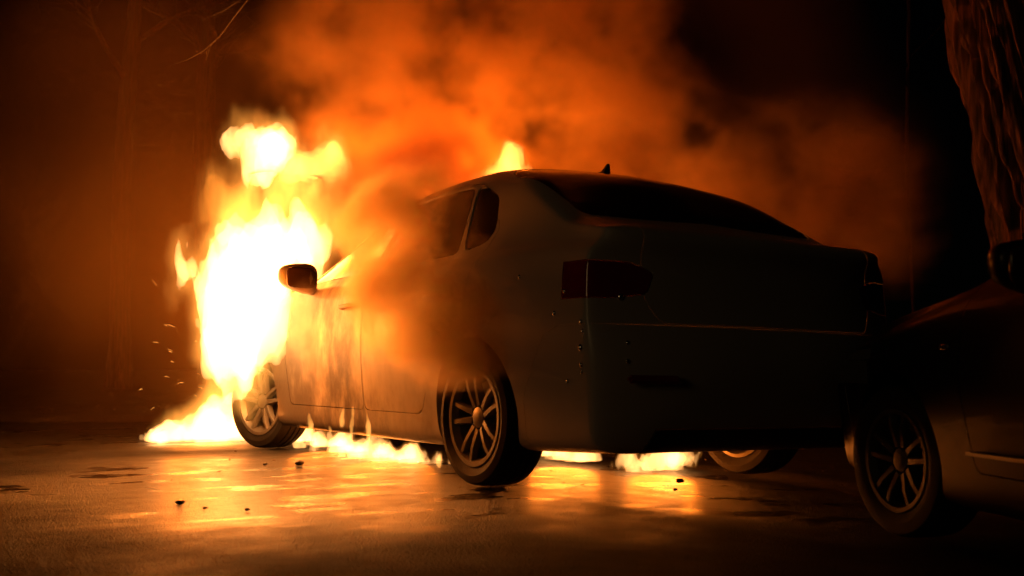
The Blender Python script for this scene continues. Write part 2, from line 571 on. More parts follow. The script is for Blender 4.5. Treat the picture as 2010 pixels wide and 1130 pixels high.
def car_shell(c):
    """closed body shell: x right, y forward, rear axle at the origin on the ground"""
    hw = c['hw']
    wf = pchip([-.80, -.3, .5, 2.0, 2.8, 3.25, 3.45], [hw-.035, hw-.004, hw, hw, hw-.012, hw-.05, hw-.10])
    zbf = pchip([-.80, -.4, 0, .5, 2.3, 2.8, 3.45], [.19, .175, .16, .15, .15, .16, .19])
    zbelt = pchip(*c['belt'])
    ztop = pchip(*c['top'])
    wroof = pchip(*c['roofw'])
    inset = pchip([-.8, -.3, .2, 2.2, 2.6, 3.45], [.075, .07, .065, .065, .08, .10])
    ys = np.concatenate([np.linspace(-.80, 3.45, 96)])
    rows = []
    for y in ys:
        w, zb, zt = wf(y), zbf(y), ztop(y)
        zl = min(zbelt(y), zt - .03)
        wb = w - inset(y)
        zr = max(zl + .02, zt - c['redge'] * min(1.0, (zt - zl) / .45) - .01)
        wr = min(wroof(y), wb - .02)
        P = [(0, zb), (w * .5, zb), (w - .16, zb), (w - .055, zb + .035), (w - .03, zb + .17),
             (w - .004, .56), (w, .70), (w - .012, zl - .115), (w - .03, zl - .045), (wb, zl),
             (wb + (wr - wb) * .5, zl + (zr - zl) * .52), (wr, zr), (wr - .10, zr + (zt - zr) * .60), (wr * .45, zt - .012), (0, zt)]
        rows.append(section(P, 4))
    rows = np.array(rows)                                  # (ny, m, 2)
    m = rows.shape[1]
    V = []
    for y, r in zip(ys, rows):
        V.append([(p[0], y, p[1]) for p in r])
    sv = [.997, .99, .975, .955, .93, .90, .86, .81, .75, .68, .6, .5, .4, .3, .2, .1]
    def cap(ring, y0, yface, zc, n):
        out = []
        for s in sv:
            g = (1 - s ** n) ** (1 / n)
            row = []
            for p in ring:
                x, z = p[0] * s, zc + (p[1] - zc) * s
                row.append((x, y0 + (yface(x, z) - y0) * g, z))
            out.append(row)
        return out
    rear = cap(rows[0], -.80, c['rear'], .68, 4.0)
    front = cap(rows[-1], 3.45, c['front'], .55, 3.2)
    grid = list(reversed(rear)) + V + front
    G = np.array(grid)
    nr = len(G)
    verts = []
    idx = np.zeros((nr, 2 * m - 2), int)
    for i in range(nr):
        for j in range(m):                                 # right side, bottom centre to top centre
            idx[i, j] = len(verts); verts.append(tuple(G[i, j]))
        for j in range(m - 2, 0, -1):                      # left side back down
            idx[i, m + (m - 2 - j)] = len(verts); p = G[i, j]; verts.append((-p[0], p[1], p[2]))
    k = 2 * m - 2
    faces = []
    for i in range(nr - 1):
        for j in range(k):
            j2 = (j + 1) % k
            faces.append((idx[i, j], idx[i, j2], idx[i + 1, j2], idx[i + 1, j]))
    # poles
    for i, ring, fl in ((0, rear[-1], True), (nr - 1, front[-1], False)):
        c0 = np.mean(np.array([verts[q] for q in idx[i]]), axis=0)
        verts.append(tuple(c0)); ci = len(verts) - 1
        for j in range(k):
            j2 = (j + 1) % k
            faces.append((ci, idx[i, j2], idx[i, j]) if fl else (ci, idx[i, j], idx[i, j2]))
    bm = bmesh.new()
    me = py_mesh('shell', verts, faces)
    bm.from_mesh(me)
    bpy.data.meshes.remove(me)
    bmesh.ops.recalc_face_normals(bm, faces=bm.faces)
    return bm

def arch_cut(bm, c):
    """wheel wells by boolean difference"""
    body = bpy.data.objects.new('tmp_body', bm_mesh(bm, 'tmp_body'))
    COL.objects.link(body)
    cb = bmesh.new()
    for y in (0.0, c['wb']):
        for sx in (-1, 1):
            mt = Matrix.Translation((sx * .86, y, c['R'] + .01)) @ Matrix.Rotation(math.pi / 2, 4, 'Y')
            bmesh.ops.create_cone(cb, cap_ends=True, segments=56, radius1=c['R'] + c['arch'], radius2=c['R'] + c['arch'], depth=.56, matrix=mt)
    cut = bpy.data.objects.new('tmp_cut', bm_mesh(cb, 'tmp_cut'))
    COL.objects.link(cut)
    md = body.modifiers.new('b', 'BOOLEAN')
    md.object = cut; md.operation = 'DIFFERENCE'; md.solver = 'EXACT'
    dg = bpy.context.evaluated_depsgraph_get()
    me = bpy.data.meshes.new_from_object(body.evaluated_get(dg))
    out = bmesh.new(); out.from_mesh(me)
    for o in (body, cut):
        m = o.data
        bpy.data.objects.remove(o); bpy.data.meshes.remove(m)
    bpy.data.meshes.remove(me)
    return out

def in_poly(p, poly):
    x, y = p; r = False
    j = len(poly) - 1
    for i in range(len(poly)):
        xi, yi = poly[i]; xj, yj = poly[j]
        if (yi > y) != (yj > y) and x < (xj - xi) * (y - yi) / (yj - yi) + xi: r = not r
        j = i
    return r

def rounded(poly, r, n=4):
    """polygon with its corners rounded"""
    out = []
    k = len(poly)
    for i in range(k):
        p = Vector(poly[i]); a = Vector(poly[i - 1]); b = Vector(poly[(i + 1) % k])
        ra = min(r, (a - p).length * .45); rb = min(r, (b - p).length * .45)
        q0 = p + (a - p).normalized() * ra; q1 = p + (b - p).normalized() * rb
        for t in range(n + 1):
            u = t / n
            q = q0 * (1 - u) ** 2 + p * 2 * u * (1 - u) + q1 * u * u
            out.append((q.x, q.y))
    return out

AX = {'x': ((1, 2), Vector((1, 0, 0))), 'y': ((0, 2), Vector((0, 1, 0))), 'z': ((0, 1), Vector((0, 0, 1)))}
def cut_panel(bm, lay, ident, axis, poly, test):
    """score the polygon (seen along axis) into the faces that pass test, then mark the faces inside it"""
    (a, b), ax = AX[axis]
    A = [p[0] for p in poly]; B = [p[1] for p in poly]
    lo = (min(A) - .02, min(B) - .02); hi = (max(A) + .02, max(B) + .02)
    def near(f):
        if not test(f): return False
        ca = [v.co[a] for v in f.verts]; cb = [v.co[b] for v in f.verts]
        return max(ca) > lo[0] and min(ca) < hi[0] and max(cb) > lo[1] and min(cb) < hi[1]
    cand = {f for f in bm.faces if near(f)}
    for i in range(len(poly)):
        p, q = poly[i - 1], poly[i]
        co = Vector((0, 0, 0)); co[a], co[b] = p
        d = Vector((0, 0, 0)); d[a], d[b] = q[0] - p[0], q[1] - p[1]
        if d.length < 1e-5: continue
        L = d.length; d.normalize()
        no = d.cross(ax).normalized()
        fs = []
        for f in cand:
            t = [(v.co - co).dot(d) for v in f.verts]
            if max(t) < -.03 or min(t) > L + .03: continue
            s = [(v.co - co).dot(no) for v in f.verts]
            if max(s) < -1e-5 or min(s) > 1e-5: continue
            fs.append(f)
        if not fs: continue
        ed = {e for f in fs for e in f.edges}; vs = {v for f in fs for v in f.verts}
        r = bmesh.ops.bisect_plane(bm, geom=list(vs) + list(ed) + fs, dist=1e-4, plane_co=co, plane_no=no)
        cand = {f for f in cand if f.is_valid} | {g for g in r['geom'] if isinstance(g, bmesh.types.BMFace)}
    for f in cand:
        if f[lay] == 0:
            c = f.calc_center_median()
            if in_poly((c[a], c[b]), poly): f[lay] = ident

def extract(bm, lay, ident, depth=.010, width=.005, sink=0.0):
    """copy of the faces marked ident, with their rim turned in to make the shut line"""
    nb = bm.copy()
    l2 = nb.faces.layers.int['part']
    bmesh.ops.delete(nb, geom=[f for f in nb.faces if f[l2] != ident], context='FACES')
    if not nb.faces: return nb
    nb.normal_update()
    if depth:
        rim = {v for v in nb.verts if v.is_boundary}
        nrm = {v: v.normal.copy() for v in rim}
        bmesh.ops.inset_region(nb, faces=nb.faces[:], thickness=width, depth=0, use_boundary=True, use_even_offset=True)
        for v in nb.verts:
            if v.is_boundary:
                v.co -= (nrm.get(v) or v.normal) * depth
    if sink:
        for v in nb.verts:
            v.co -= v.normal * sink
    return nb

def wheel(parent, loc, c, side, alloy, steer=0.0, spokes=5, spin=0.0):
    """wheel > tyre, rim lip, spokes, hub cap, brake disc; side -1 left, +1 right"""
    R, rr, w = c['R'], c['rim'], .205
    prof = [(rr * .82, .07), (rr * .90, .10), (rr * .985, .102), (rr, .098), (rr, .088), (rr * .93, .080), (rr * .90, .03), (rr * .90, -.09), (rr * .98, -.10), (rr * .90, -.105), (rr * .86, -.09), (rr * .80, .03), (rr * .82, .07)]
    v, f = lathe(prof, 48)
    rim = obj('wheel', py_mesh('wheel_rim', v, f), alloy, parent, 35)
    rim.location = loc
    rim.rotation_euler = (0, 0, steer + (math.pi if side < 0 else 0))
    tp = [(rr * .97, .088), (rr * 1.04, .100), (rr + (R - rr) * .45, .112), (R * .955, .105), (R * .985, .092), (R * .995, .075), (R, .055),
          (R, .047), (R - .007, .045), (R - .007, .037), (R, .035), (R + .001, .010), (R - .007, .008), (R - .007, -.008), (R + .001, -.010),
          (R, -.035), (R - .007, -.037), (R - .007, -.045), (R, -.047), (R, -.055), (R * .995, -.075), (R * .985, -.092), (R * .955, -.105), (rr + (R - rr) * .45, -.112), (rr * 1.04, -.100), (rr * .97, -.088)]
    v, f = lathe(tp, 64)
    obj('tyre', py_mesh('tyre', v, f), M['rubber'], rim, 30)
    # spokes: pairs forming a V
    bm = bmesh.new()
    secs = [(.050, .020, .078, .016), (.10, .017, .088, .014), (rr * .62, .015, .094, .012), (rr * .93, .017, .092, .010)]
    rings = []
    for r, hwid, t, th in secs:
        off = .018 + .040 * (r - .05) / rr
        rings.append([bm.verts.new((x, r, off + dz)) for x, dz in ((t, -hwid * .6), (t, hwid * .6), (t - th, hwid), (t - 2.4 * th, hwid), (t - 2.4 * th, -hwid), (t - th, -hwid))])
    for i in range(len(rings) - 1):
        for k in range(6):
            k2 = (k + 1) % 6
            bm.faces.new((rings[i][k], rings[i][k2], rings[i + 1][k2], rings[i + 1][k]))
    bm.faces.new(rings[0][::-1]); bm.faces.new(rings[-1])
    bmesh.ops.recalc_face_normals(bm, faces=bm.faces)
    ma = bm_mesh(bm, 'spoke')
    bm = bmesh.new(); bm.from_mesh(ma)
    bmesh.ops.scale(bm, vec=(1, 1, -1), verts=bm.verts)
    bmesh.ops.recalc_face_normals(bm, faces=bm.faces)
    mb = bm_mesh(bm, 'spoke')
    for k in range(spokes):
        for me in (ma, mb):
            s = obj('spoke', me, alloy, rim, 40)
            s.rotation_euler = (spin + 2 * math.pi * k / spokes, 0, 0)
    v, f = lathe([(0.0005, .083), (.022, .083), (.028, .081), (.046, .077), (.050, .068), (.050, .02), (0.0005, .02)], 24)
    obj('hub_cap', py_mesh('hub_cap', v, f), alloy, rim, 35)
    v, f = lathe([(.05, .012), (rr * .76, .012), (rr * .76, -.012), (.05, -.012), (.05, .012)], 40)
    obj('brake_disc', py_mesh('brake_disc', v, f), M['steel'], rim, 30)
    return rim

def superblob(name, c, s, e, shape=None, nu=20, nv=14):
    """rounded block (superellipsoid), optionally reshaped"""
    v, f = [], []
    sg = lambda a, p: math.copysign(abs(a) ** p, a)
    for i in range(nv + 1):
        ph = -math.pi / 2 + math.pi * i / nv
        for j in range(nu):
            th = 2 * math.pi * j / nu
            p = [sg(math.cos(ph), e) * sg(math.cos(th), e), sg(math.cos(ph), e) * sg(math.sin(th), e), sg(math.sin(ph), e)]
            if shape: p = shape(*p)
            v.append((c[0] + p[0] * s[0], c[1] + p[1] * s[1], c[2] + p[2] * s[2]))
    for i in range(nv):
        for j in range(nu):
            j2 = (j + 1) % nu
            f.append((i * nu + j, i * nu + j2, (i + 1) * nu + j2, (i + 1) * nu + j))
    me = py_mesh(name, v, f)
    bm = bmesh.new(); bm.from_mesh(me)
    bmesh.ops.remove_doubles(bm, verts=bm.verts, dist=1e-5)
    bmesh.ops.recalc_face_normals(bm, faces=bm.faces)
    bm.to_mesh(me); bm.free()
    return me

def build_car(name, c, paint, alloy=None, loc=(0, 0, 0), rz=0.0, steer=0.0):
    root = empty(name, loc, rz)
    alloy = alloy or M['alloy']
    bm = arch_cut(car_shell(c), c)
    lay = bm.faces.layers.int.new('part')
    bm.normal_update()
    names = {}
    n = [0]
    def panel(nm, mat, axis, poly, test, **kw):
        n[0] += 1
        bm.normal_update()
        cut_panel(bm, lay, n[0], axis, poly, test)
        names[n[0]] = (nm, mat, kw)
    G, P, T = M['glass'], paint, M['trim']
    hwd = c['hw']
    gl = dict(depth=.008, width=.006, sink=.004)
    for sx in (-1, 1):
        t = lambda f, sx=sx: f.calc_center_median().x * sx > .35 and f.normal.x * sx > .25
        for nm, poly in c['windows']:
            panel(nm, G, 'x', poly, t, **gl)
        for poly in c['doors']:
            panel('door', P, 'x', poly, t)
    top = lambda f: f.normal.z > .18 and f.calc_center_median().z > .75
    panel('rear_window', G, 'z', c['rear_glass'], lambda f: top(f) and f.calc_center_median().z > 1.0, **gl)
    panel('windscreen', G, 'z', c['windscreen'], lambda f: top(f) and f.calc_center_median().z > .95, **gl)
    panel('hood', P, 'z', c['hood'], top)
    rr = lambda f: f.calc_center_median().y < -.66 and f.normal.z < .8 and f.normal.z > -.5
    ff = lambda f: f.calc_center_median().y > 3.0 and f.normal.z < .8 and f.normal.z > -.5
    for sx in (-1, 1):
        panel('tail_lamp', M['lamp_red'], 'y', [(sx * x, z) for x, z in c['tail']], rr, depth=.006, width=.005)
        panel('headlight', M['lamp_clear'], 'y', [(sx * x, z) for x, z in c['head']], ff, depth=.006, width=.005)
    panel('boot_lid', P, 'y', c['boot'], lambda f: f.calc_center_median().y < -.55 and f.normal.y < -.2, depth=.006, width=.003)
    panel('boot_lid_top', P, 'z', c['boot_top'], lambda f: f.calc_center_median().y < -.5 and f.normal.z > .5 and f.calc_center_median().z > .9)
    panel('lower_grille', T, 'y', [(-.62, .26), (.62, .26), (.56, .40), (-.56, .40)], lambda f: ff(f) and f.normal.y > .3)
    panel('upper_grille', T, 'y', [(-.42, .56), (.42, .56), (.46, .67), (-.46, .67)], lambda f: ff(f) and f.normal.y > .3)
    panel('rear_valance', T, 'y', [(-.66, .10), (.66, .10), (.60, .29), (-.60, .29)], lambda f: f.calc_center_median().y < -.6 and f.normal.y < -.1)
    panel('rear_bumper', P, 'x', [(-1.3, .10), (-.40, .10), (-.40, .40), (-.56, .66), (-.66, .70), (-1.3, .70)], lambda f: f.calc_center_median().y < -.36, depth=.002, width=.002)
    panel('front_bumper', P, 'x', [(3.20, .05), (4.2, .05), (4.2, .66), (3.30, .62)], lambda f: f.calc_center_median().y > 3.1)
    bm.normal_update()
    body = extract(bm, lay, 0, depth=0)
    obj('body', bm_mesh(body, name + '_body'), paint, root, 40)
    for k, (nm, mat, kw) in names.items():
        nb = extract(bm, lay, k, **kw)
        if not nb.faces:
            nb.free(); continue
        obj(nm, bm_mesh(nb, name + '_' + nm), mat, root, 40)
    bm.free()
    # wheels
    tr = hwd - .125
    for y in (0.0, c['wb']):
        for sx in (-1, 1):
            wheel(root, (sx * tr, y, c['R']), c, sx, alloy, steer if y else 0.0, 5, .3 if y else .55)
    # mirrors: housing on a short arm, glass facing rearwards
    mx, my, mz = c['mirror']
    for sx in (-1, 1):
        def shp(x, y, z, sx=sx):
            o = x * sx                                   # outboard
            return (x, y * (1 - .25 * o), z * (1.0 - .22 * o) + .10 * o * (1 if z > 0 else 1.6))
        h = obj('mirror', superblob('mirror', (sx * (mx + .0), my, mz), (.115, .065, .082), .62, shp), paint, root, 60)
        v, f = tube([(sx * (mx - .16), my - .01, mz - .09), (sx * (mx - .09), my, mz - .075), (sx * (mx - .03), my, mz - .05)], [.022, .026, .03], 10)
        obj('mirror_arm', py_mesh('mirror_arm', v, f), T, h, 60)
        obj('mirror_glass', superblob('mirror_glass', (sx * mx, my - .058, mz - .005), (.092, .012, .062), .5), M['glass'], h, 60)
    # door handles
    for sx in (-1, 1):
        for y in c['handles']:
            v, f = tube([(sx * (hwd - .015), y - .10, .86), (sx * (hwd + .018), y - .075, .865), (sx * (hwd + .018), y + .075, .86), (sx * (hwd - .012), y + .10, .855)], [.010, .014, .014, .010], 8)
            obj('door_handle', py_mesh('door_handle', v, f), paint, root, 60)
    # roof antenna
    ax_, ay, az = c['fin']
    bmf = bmesh.new()
    for x0, w0 in ((0, .026),):
        pts = [(.075, 0.0), (.0, .0), (-.055, 0.0), (-.072, .062), (-.062, .062), (-.02, .03), (.03, .02)]
        A = [bmf.verts.new((-w0 if zz < .03 else -.006, yy, zz)) for yy, zz in pts]
        B = [bmf.verts.new((w0 if zz < .03 else .006, yy, zz)) for yy, zz in pts]
        bmf.faces.new(A); bmf.faces.new(B[::-1])
        for i in range(len(pts)):
            j = (i + 1) % len(pts)
            bmf.faces.new((A[j], A[i], B[i], B[j]))
    bmesh.ops.recalc_face_normals(bmf, faces=bmf.faces)
    fin = obj('roof_antenna', bm_mesh(bmf, 'roof_antenna'), T, root, 40)
    fin.location = (ax_, ay, az)
    # bumper reflectors, exhaust, sills, window trim
    for sx in (-1, 1):
        y = c['rear'](.66, .50)
        bmr = bmesh.new()
        box_bm(bmr, (sx * .66, y - .004, .485), (.22, .03, .032), Matrix.Rotation(sx * .22, 3, 'Z'))
        bmesh.ops.bevel(bmr, geom=bmr.edges[:], offset=.008, segments=2, affect='EDGES')
        obj('bumper_reflector', bm_mesh(bmr, 'bumper_reflector'), M['lamp_red'], root, 40)
    for sx in (-.52, .52):
        v, f = lathe([(.030, -.10), (.030, .10), (.036, .10), (.036, -.10), (.030, -.10)], 20)
        e = obj('exhaust_tip', py_mesh('exhaust_tip', v, f), M['steel'], root, 40)
        e.location = (sx, -.72, .225); e.rotation_euler = (0, 0, math.pi / 2)
    return root

def yrear(x, z):
    b = .11 * (abs(x) / .9) ** 2.4
    bump = -.05 * math.exp(-((z - .55) / .16) ** 2)
    lean = .10 * max(0, z - .66)
    under = .25 * max(0, .32 - z)
    lip = -.05 * math.exp(-((z - 1.07) / .07) ** 2)
    return -.97 + b + bump + lean + under + lip
def yfront(x, z):
    return 3.74 - .30 * (abs(x) / .9) ** 2.2 - .25 * max(0, z - .55) - .5 * max(0, .3 - z)

SEDAN = dict(hw=.9244, R=.304, rim=.222, wb=2.8, arch=.045,
    belt=([-.8, -.3, .2, 1.2, 2.2, 2.6, 3.45], [1.04, 1.06, 1.045, 1.03, 1.00, .96, .80]),
    top=([-.80, -.60, -.42, -.1, .12, .4, .7, 1.0, 1.35, 1.6, 2.2, 2.34, 2.6, 3.0, 3.45], [1.115, 1.165, 1.28, 1.465, 1.525, 1.555, 1.56, 1.55, 1.505, 1.43, 1.12, 1.065, 1.03, .97, .84]),
    roofw=([-.8, -.5, -.1, .3, 1.0, 1.5, 2.2, 2.5, 3.45], [.80, .77, .71, .66, .63, .635, .74, .78, .70]),
    redge=.10, rear=yrear, front=yfront,
    windows=[('door_window', rounded([(1.19, 1.05), (2.10, 1.035), (2.08, 1.08), (1.50, 1.375), (1.19, 1.42)], .05)),
             ('door_window', rounded([(.26, 1.068), (1.12, 1.052), (1.12, 1.425), (.62, 1.437), (.40, 1.425)], .05)),
             ('quarter_window', rounded([(-.02, 1.16), (.02, 1.10), (.21, 1.075), (.365, 1.418), (.26, 1.405), (.08, 1.33)], .05))],
    doors=[rounded([(1.16, .30), (2.22, .30), (2.27, .60), (2.25, 1.00), (2.12, 1.10), (1.53, 1.41), (1.16, 1.455)], .04),
           rounded([(.50, .30), (1.155, .30), (1.155, 1.46), (.62, 1.468), (.30, 1.43), (-.06, 1.17), (.14, .75), (.40, .50)], .05)],
    rear_glass=rounded([(-.70, -.54), (.70, -.54), (.665, .06), (.58, .19), (-.58, .19), (-.665, .06)], .06),
    windscreen=rounded([(-.56, 1.50), (.56, 1.50), (.70, 2.20), (-.70, 2.20)], .06),
    hood=rounded([(-.74, 2.36), (.74, 2.36), (.66, 3.30), (.30, 3.46), (-.30, 3.46), (-.66, 3.30)], .08),
    tail=rounded([(1.2, .80), (.80, .80), (.64, .82), (.60, .91), (.70, .95), (1.2, .96)], .03),
    head=rounded([(1.2, .62), (.60, .58), (.46, .66), (.70, .74), (1.2, .78)], .03),
    boot=rounded([(-.60, .705), (.60, .705), (.66, .80), (.66, 1.30), (-.66, 1.30), (-.66, .80)], .04),
    boot_top=[(-.655, -1.3), (.655, -1.3), (.655, -.50), (-.655, -.50)],
    mirror=(1.0, 1.90, 1.055), handles=(.33, 1.32), fin=(0, .27, 1.527))

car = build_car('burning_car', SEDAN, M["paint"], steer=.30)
car.rotation_euler = (0, 0.018, 0); car.location = (0, 0, -0.012)
tag(car, 'white saloon car on fire, seen from behind with its engine bay ablaze', 'car')

# mirror-metal beads added to imitate bright glints on the tail
bmw = bmesh.new()
for x, y, z, r in ((-.889, -.796, .705, .008), (-.889, -.806, .669, .007), (-.888, -.796, .605, .012), (-.883, -.794, .538, .009), (-.880, -.794, .510, .007),
                   (-.892, -.686, .832, .007), (-.882, -.701, .473, .007), (-.900, -.629, .745, .009), (-.755, -.871, .806, .012), (-.753, -.915, .627, .007), (-.755, -.921, .554, .008), (-.909, -.380, .910, .008)):
    bmesh.ops.create_icosphere(bmw, subdivisions=3, radius=r, matrix=Matrix.Translation((x, y, z)) @ Matrix.Diagonal((1, 1, 1.35, 1)))
wd = obj('glint_beads', bm_mesh(bmw, 'glint_beads'), M['bead'], car, 180)
wd['kind'] = 'stuff'

HATCH = dict(SEDAN)
HATCH.update(hw=.86, R=.30, rim=.205,
    belt=([-.8, -.3, .2, 1.2, 2.2, 2.6, 3.45], [1.0, 1.0, .99, .97, .93, .88, .74]),
    top=([-.80, -.60, -.42, -.1, .12, .4, .7, 1.0, 1.35, 1.6, 2.2, 2.34, 2.6, 3.0, 3.45], [1.115, 1.165, 1.28, 1.465, 1.5, 1.52, 1.52, 1.51, 1.455, 1.37, 1.02, .965, .93, .88, .77]),
    mirror=(.97, 1.68, .97))
dark = build_car('parked_car', HATCH, M['dark_paint'], alloy=M['dark_alloy'], loc=(-0.485, -4.288, -0.068), rz=-0.4189, steer=.12)
dark.scale = (.9, .9, .9)
tag(dark, 'unlit black car parked close by on the right, only its front wheel and wing showing', 'car')
# chrome strip along the foot of the doors, side repeater on the wing
for sx in (-1, 1):
    bmr = bmesh.new()
    box_bm(bmr, (sx * (HATCH['hw'] - .006), 1.30, .37), (.022, 1.85, .012))
    obj('door_strip', bm_mesh(bmr, 'door_strip'), M['chrome'], dark)
    obj('side_repeater', superblob('side_repeater', (sx * (HATCH['hw'] - .008), 2.36, .74), (.012, .03, .012), .6), M['lamp_clear'], dark, 60)

# ------------------------------------------------------------------ verge, kerb, trees behind
RT = Vector((0.8432, -0.5377, 0)); FWD = Vector((0.5377, 0.8432, 0)); VO = Vector((-3.46, -4.35, 0))
def verge_mesh():
    """rough ground beyond the road"""
    A = np.concatenate([-np.geomspace(9, 110, 10)[::-1], np.linspace(-8.5, 8.5, 120), np.geomspace(9, 110, 10)])
    B = np.concatenate([np.linspace(0, 6, 60), np.geomspace(6.3, 110, 16)])
    a, b = np.meshgrid(A, B, indexing='ij')
    edge = 10.9 + .35 * fbm(a, a * 0, a * 0 + 3, .5, 3)
    d = edge + b
    X = VO.x + RT.x * a + FWD.x * d; Y = VO.y + RT.y * a + FWD.y * d
    rise = np.clip(b / .5, 0, 1); rise = rise * rise * (3 - 2 * rise)
    Z = ground_z(X, Y) - .03 + rise * (.09 + .05 * fbm(X, Y, X * 0, 1.6, 3)) + .12 * np.clip((b - .4) / 5, 0, 1)
    n, m = a.shape
    V = np.stack([X, Y, Z], -1).reshape(-1, 3)
    I = np.arange(n * m).reshape(n, m)
    return py_mesh('verge', V, np.stack([I[:-1, :-1], I[1:, :-1], I[1:, 1:], I[:-1, 1:]], -1).reshape(-1, 4))
vg = obj('verge', verge_mesh(), M['soil'], None, 180)
vg['kind'] = 'structure'

def grow(p, d, L, r, n, rg, bend=.25, up=.1):
    pts = [Vector(p)]; d = Vector(d).normalized()
    for i in range(n):
        d = (d + Vector((rg.uniform(-1, 1), rg.uniform(-1, 1), rg.uniform(-1, 1) + up)) * bend).normalized()
        pts.append(pts[-1] + d * L / n)
    return pts, [r * (1 - .8 * i / n) for i in range(n + 1)]

def merged(parts):
    V, F = [], []
    for v, f in parts:
        o = len(V); V += list(v); F += [tuple(i + o for i in q) for q in f]
    return V, F

def trunk_mesh(base, top, r0, r1, nu, nv, ridge):
    base, top = Vector(base), Vector(top)
    ax = (top - base).normalized()
    a = ax.cross(Vector((0, 1, 0))).normalized(); b = ax.cross(a)
    U, T = np.meshgrid(np.arange(nu) / nu * 2 * np.pi, np.linspace(0, 1, nv), indexing='xy')
    r = r0 + (r1 - r0) * T + r0 * .5 * np.exp(-T * 14)
    L = (top - base).length
    cx, sx, h = np.cos(U), np.sin(U), T * L
    q = h * .35
    tw = U + .04 * h                                          # bark ridges wind slightly
    n1 = fbm(np.cos(tw) * 3.0, np.sin(tw) * 3.0, q * .62, 2.6, 4)
    rid = 1 - np.abs(np.clip(n1 * 2.4, -1, 1))
    n2 = fbm(cx * 5, sx * 5, h * .5, 3.0, 3)
    r = r + ridge * (1 - 1.9 * rid ** 1.6) + ridge * .5 * n2
    P = (np.array(base)[None, None] + np.array(ax) * h[..., None]
         + (np.array(a) * cx[..., None] + np.array(b) * sx[..., None]) * r[..., None])
    # slight wander of the stem
    P[..., 0] += .05 * np.sin(h * .9 + 1)[...]; P[..., 1] += .05 * np.sin(h * .7)[...]
    I = np.arange(nu * nv).reshape(nv, nu); J = np.roll(I, -1, 1)
    F = np.stack([I[:-1], J[:-1], J[1:], I[1:]], -1).reshape(-1, 4)
    return py_mesh('trunk', P.reshape(-1, 3), F)

def tree(base, top, r0, r1, label, seed, nu=48, nv=90, ridge=.02, limbs=5, group='trees around the road'):
    rg = random.Random(seed)
    base, top = Vector(base), Vector(top)
    root = empty('tree', base)
    t = obj('trunk', trunk_mesh((0, 0, 0), top - base, r0, r1, nu, nv, ridge), M['bark'], root, 180)
    tw = []
    for i in range(limbs):
        s = .62 + .38 * (i + .6) / limbs
        p = (top - base) * s
        d = Vector((math.cos(i * 2.4 + seed), math.sin(i * 2.4 + seed), .8))
        pts, rr = grow(p, d, 3.2, r1 * .55, 9, rg)
        v, f = tube(pts, rr, 8)
        obj('limb', py_mesh('limb', v, f), M['bark'], root, 180)
        for k in range(3, 10):
            for q in range(3):
                dd = (pts[k] - pts[k - 1]).normalized() + Vector((rg.uniform(-1, 1), rg.uniform(-1, 1), rg.uniform(-.5, .8)))
                p2, r2 = grow(pts[k], dd, rg.uniform(.7, 1.5), .016, 6, rg, .3)
                tw.append(tube(p2, r2, 4))
                for z in range(2, 6):
                    d3 = (p2[z] - p2[z - 1]).normalized() + Vector((rg.uniform(-1, 1), rg.uniform(-1, 1), rg.uniform(-.6, .6)))
                    p3, r3 = grow(p2[z], d3, rg.uniform(.25, .6), .007, 4, rg, .3)
                    tw.append(tube(p3, r3, 3))
    v, f = merged(tw)
    c = obj('crown', py_mesh('crown', v, f), M['twig'], root)
    tag(root, label, 'tree', group)
    return root
tree((4.602, 0.065, -0.200), (2.715, 0.602, 7.970), .46, .36, 'thick rough-barked tree leaning left, lit red at the right edge', 2, 200, 520, .095)
tree((1.113, 15.353, 0.000), (1.313, 15.453, 8.000), 0.17, 0.10200000000000001, 'slim tree trunk far left, faint behind the glowing smoke', 10, 28, 60, .02, 4)
tree((3.437, 17.442, 0.000), (3.137, 17.542, 8.000), 0.24, 0.144, 'tree trunk in the dark left of the upper flames', 11, 28, 60, .02, 4)
tree((11.737, 7.387, 0.000), (11.797, 7.487, 8.000), 0.012, 0.0072, 'thin sapling standing in the dark between the plume and the leaning tree', 12, 28, 60, .02, 3)
v, f = merged([tube([(-0.174, 3.460, 4.355), (-0.416, 3.663, 3.770), (-0.600, 3.810, 3.419), (-0.718, 3.901, 3.224), (-0.817, 3.978, 3.060), (-0.919, 4.052, 2.951), (-1.021, 4.123, 2.881), (-1.113, 4.184, 2.850)], [.008, .007, .006, .005, .0045, .004, .003, .002], 6), tube([(-0.817, 3.978, 3.060), (-0.874, 4.021, 2.982), (-0.896, 4.043, 2.881)], [.003, .0025, .002], 5), tube([(-0.600, 3.810, 3.419), (-0.792, 3.945, 3.263), (-0.937, 4.044, 3.185)], [.004, .003, .002], 5)])
tw = obj('hanging_twig', py_mesh('hanging_twig', v, f), M['twig'], None, 180)
tag(tw, 'bare twig hanging down at the top left of the flames', 'twig')

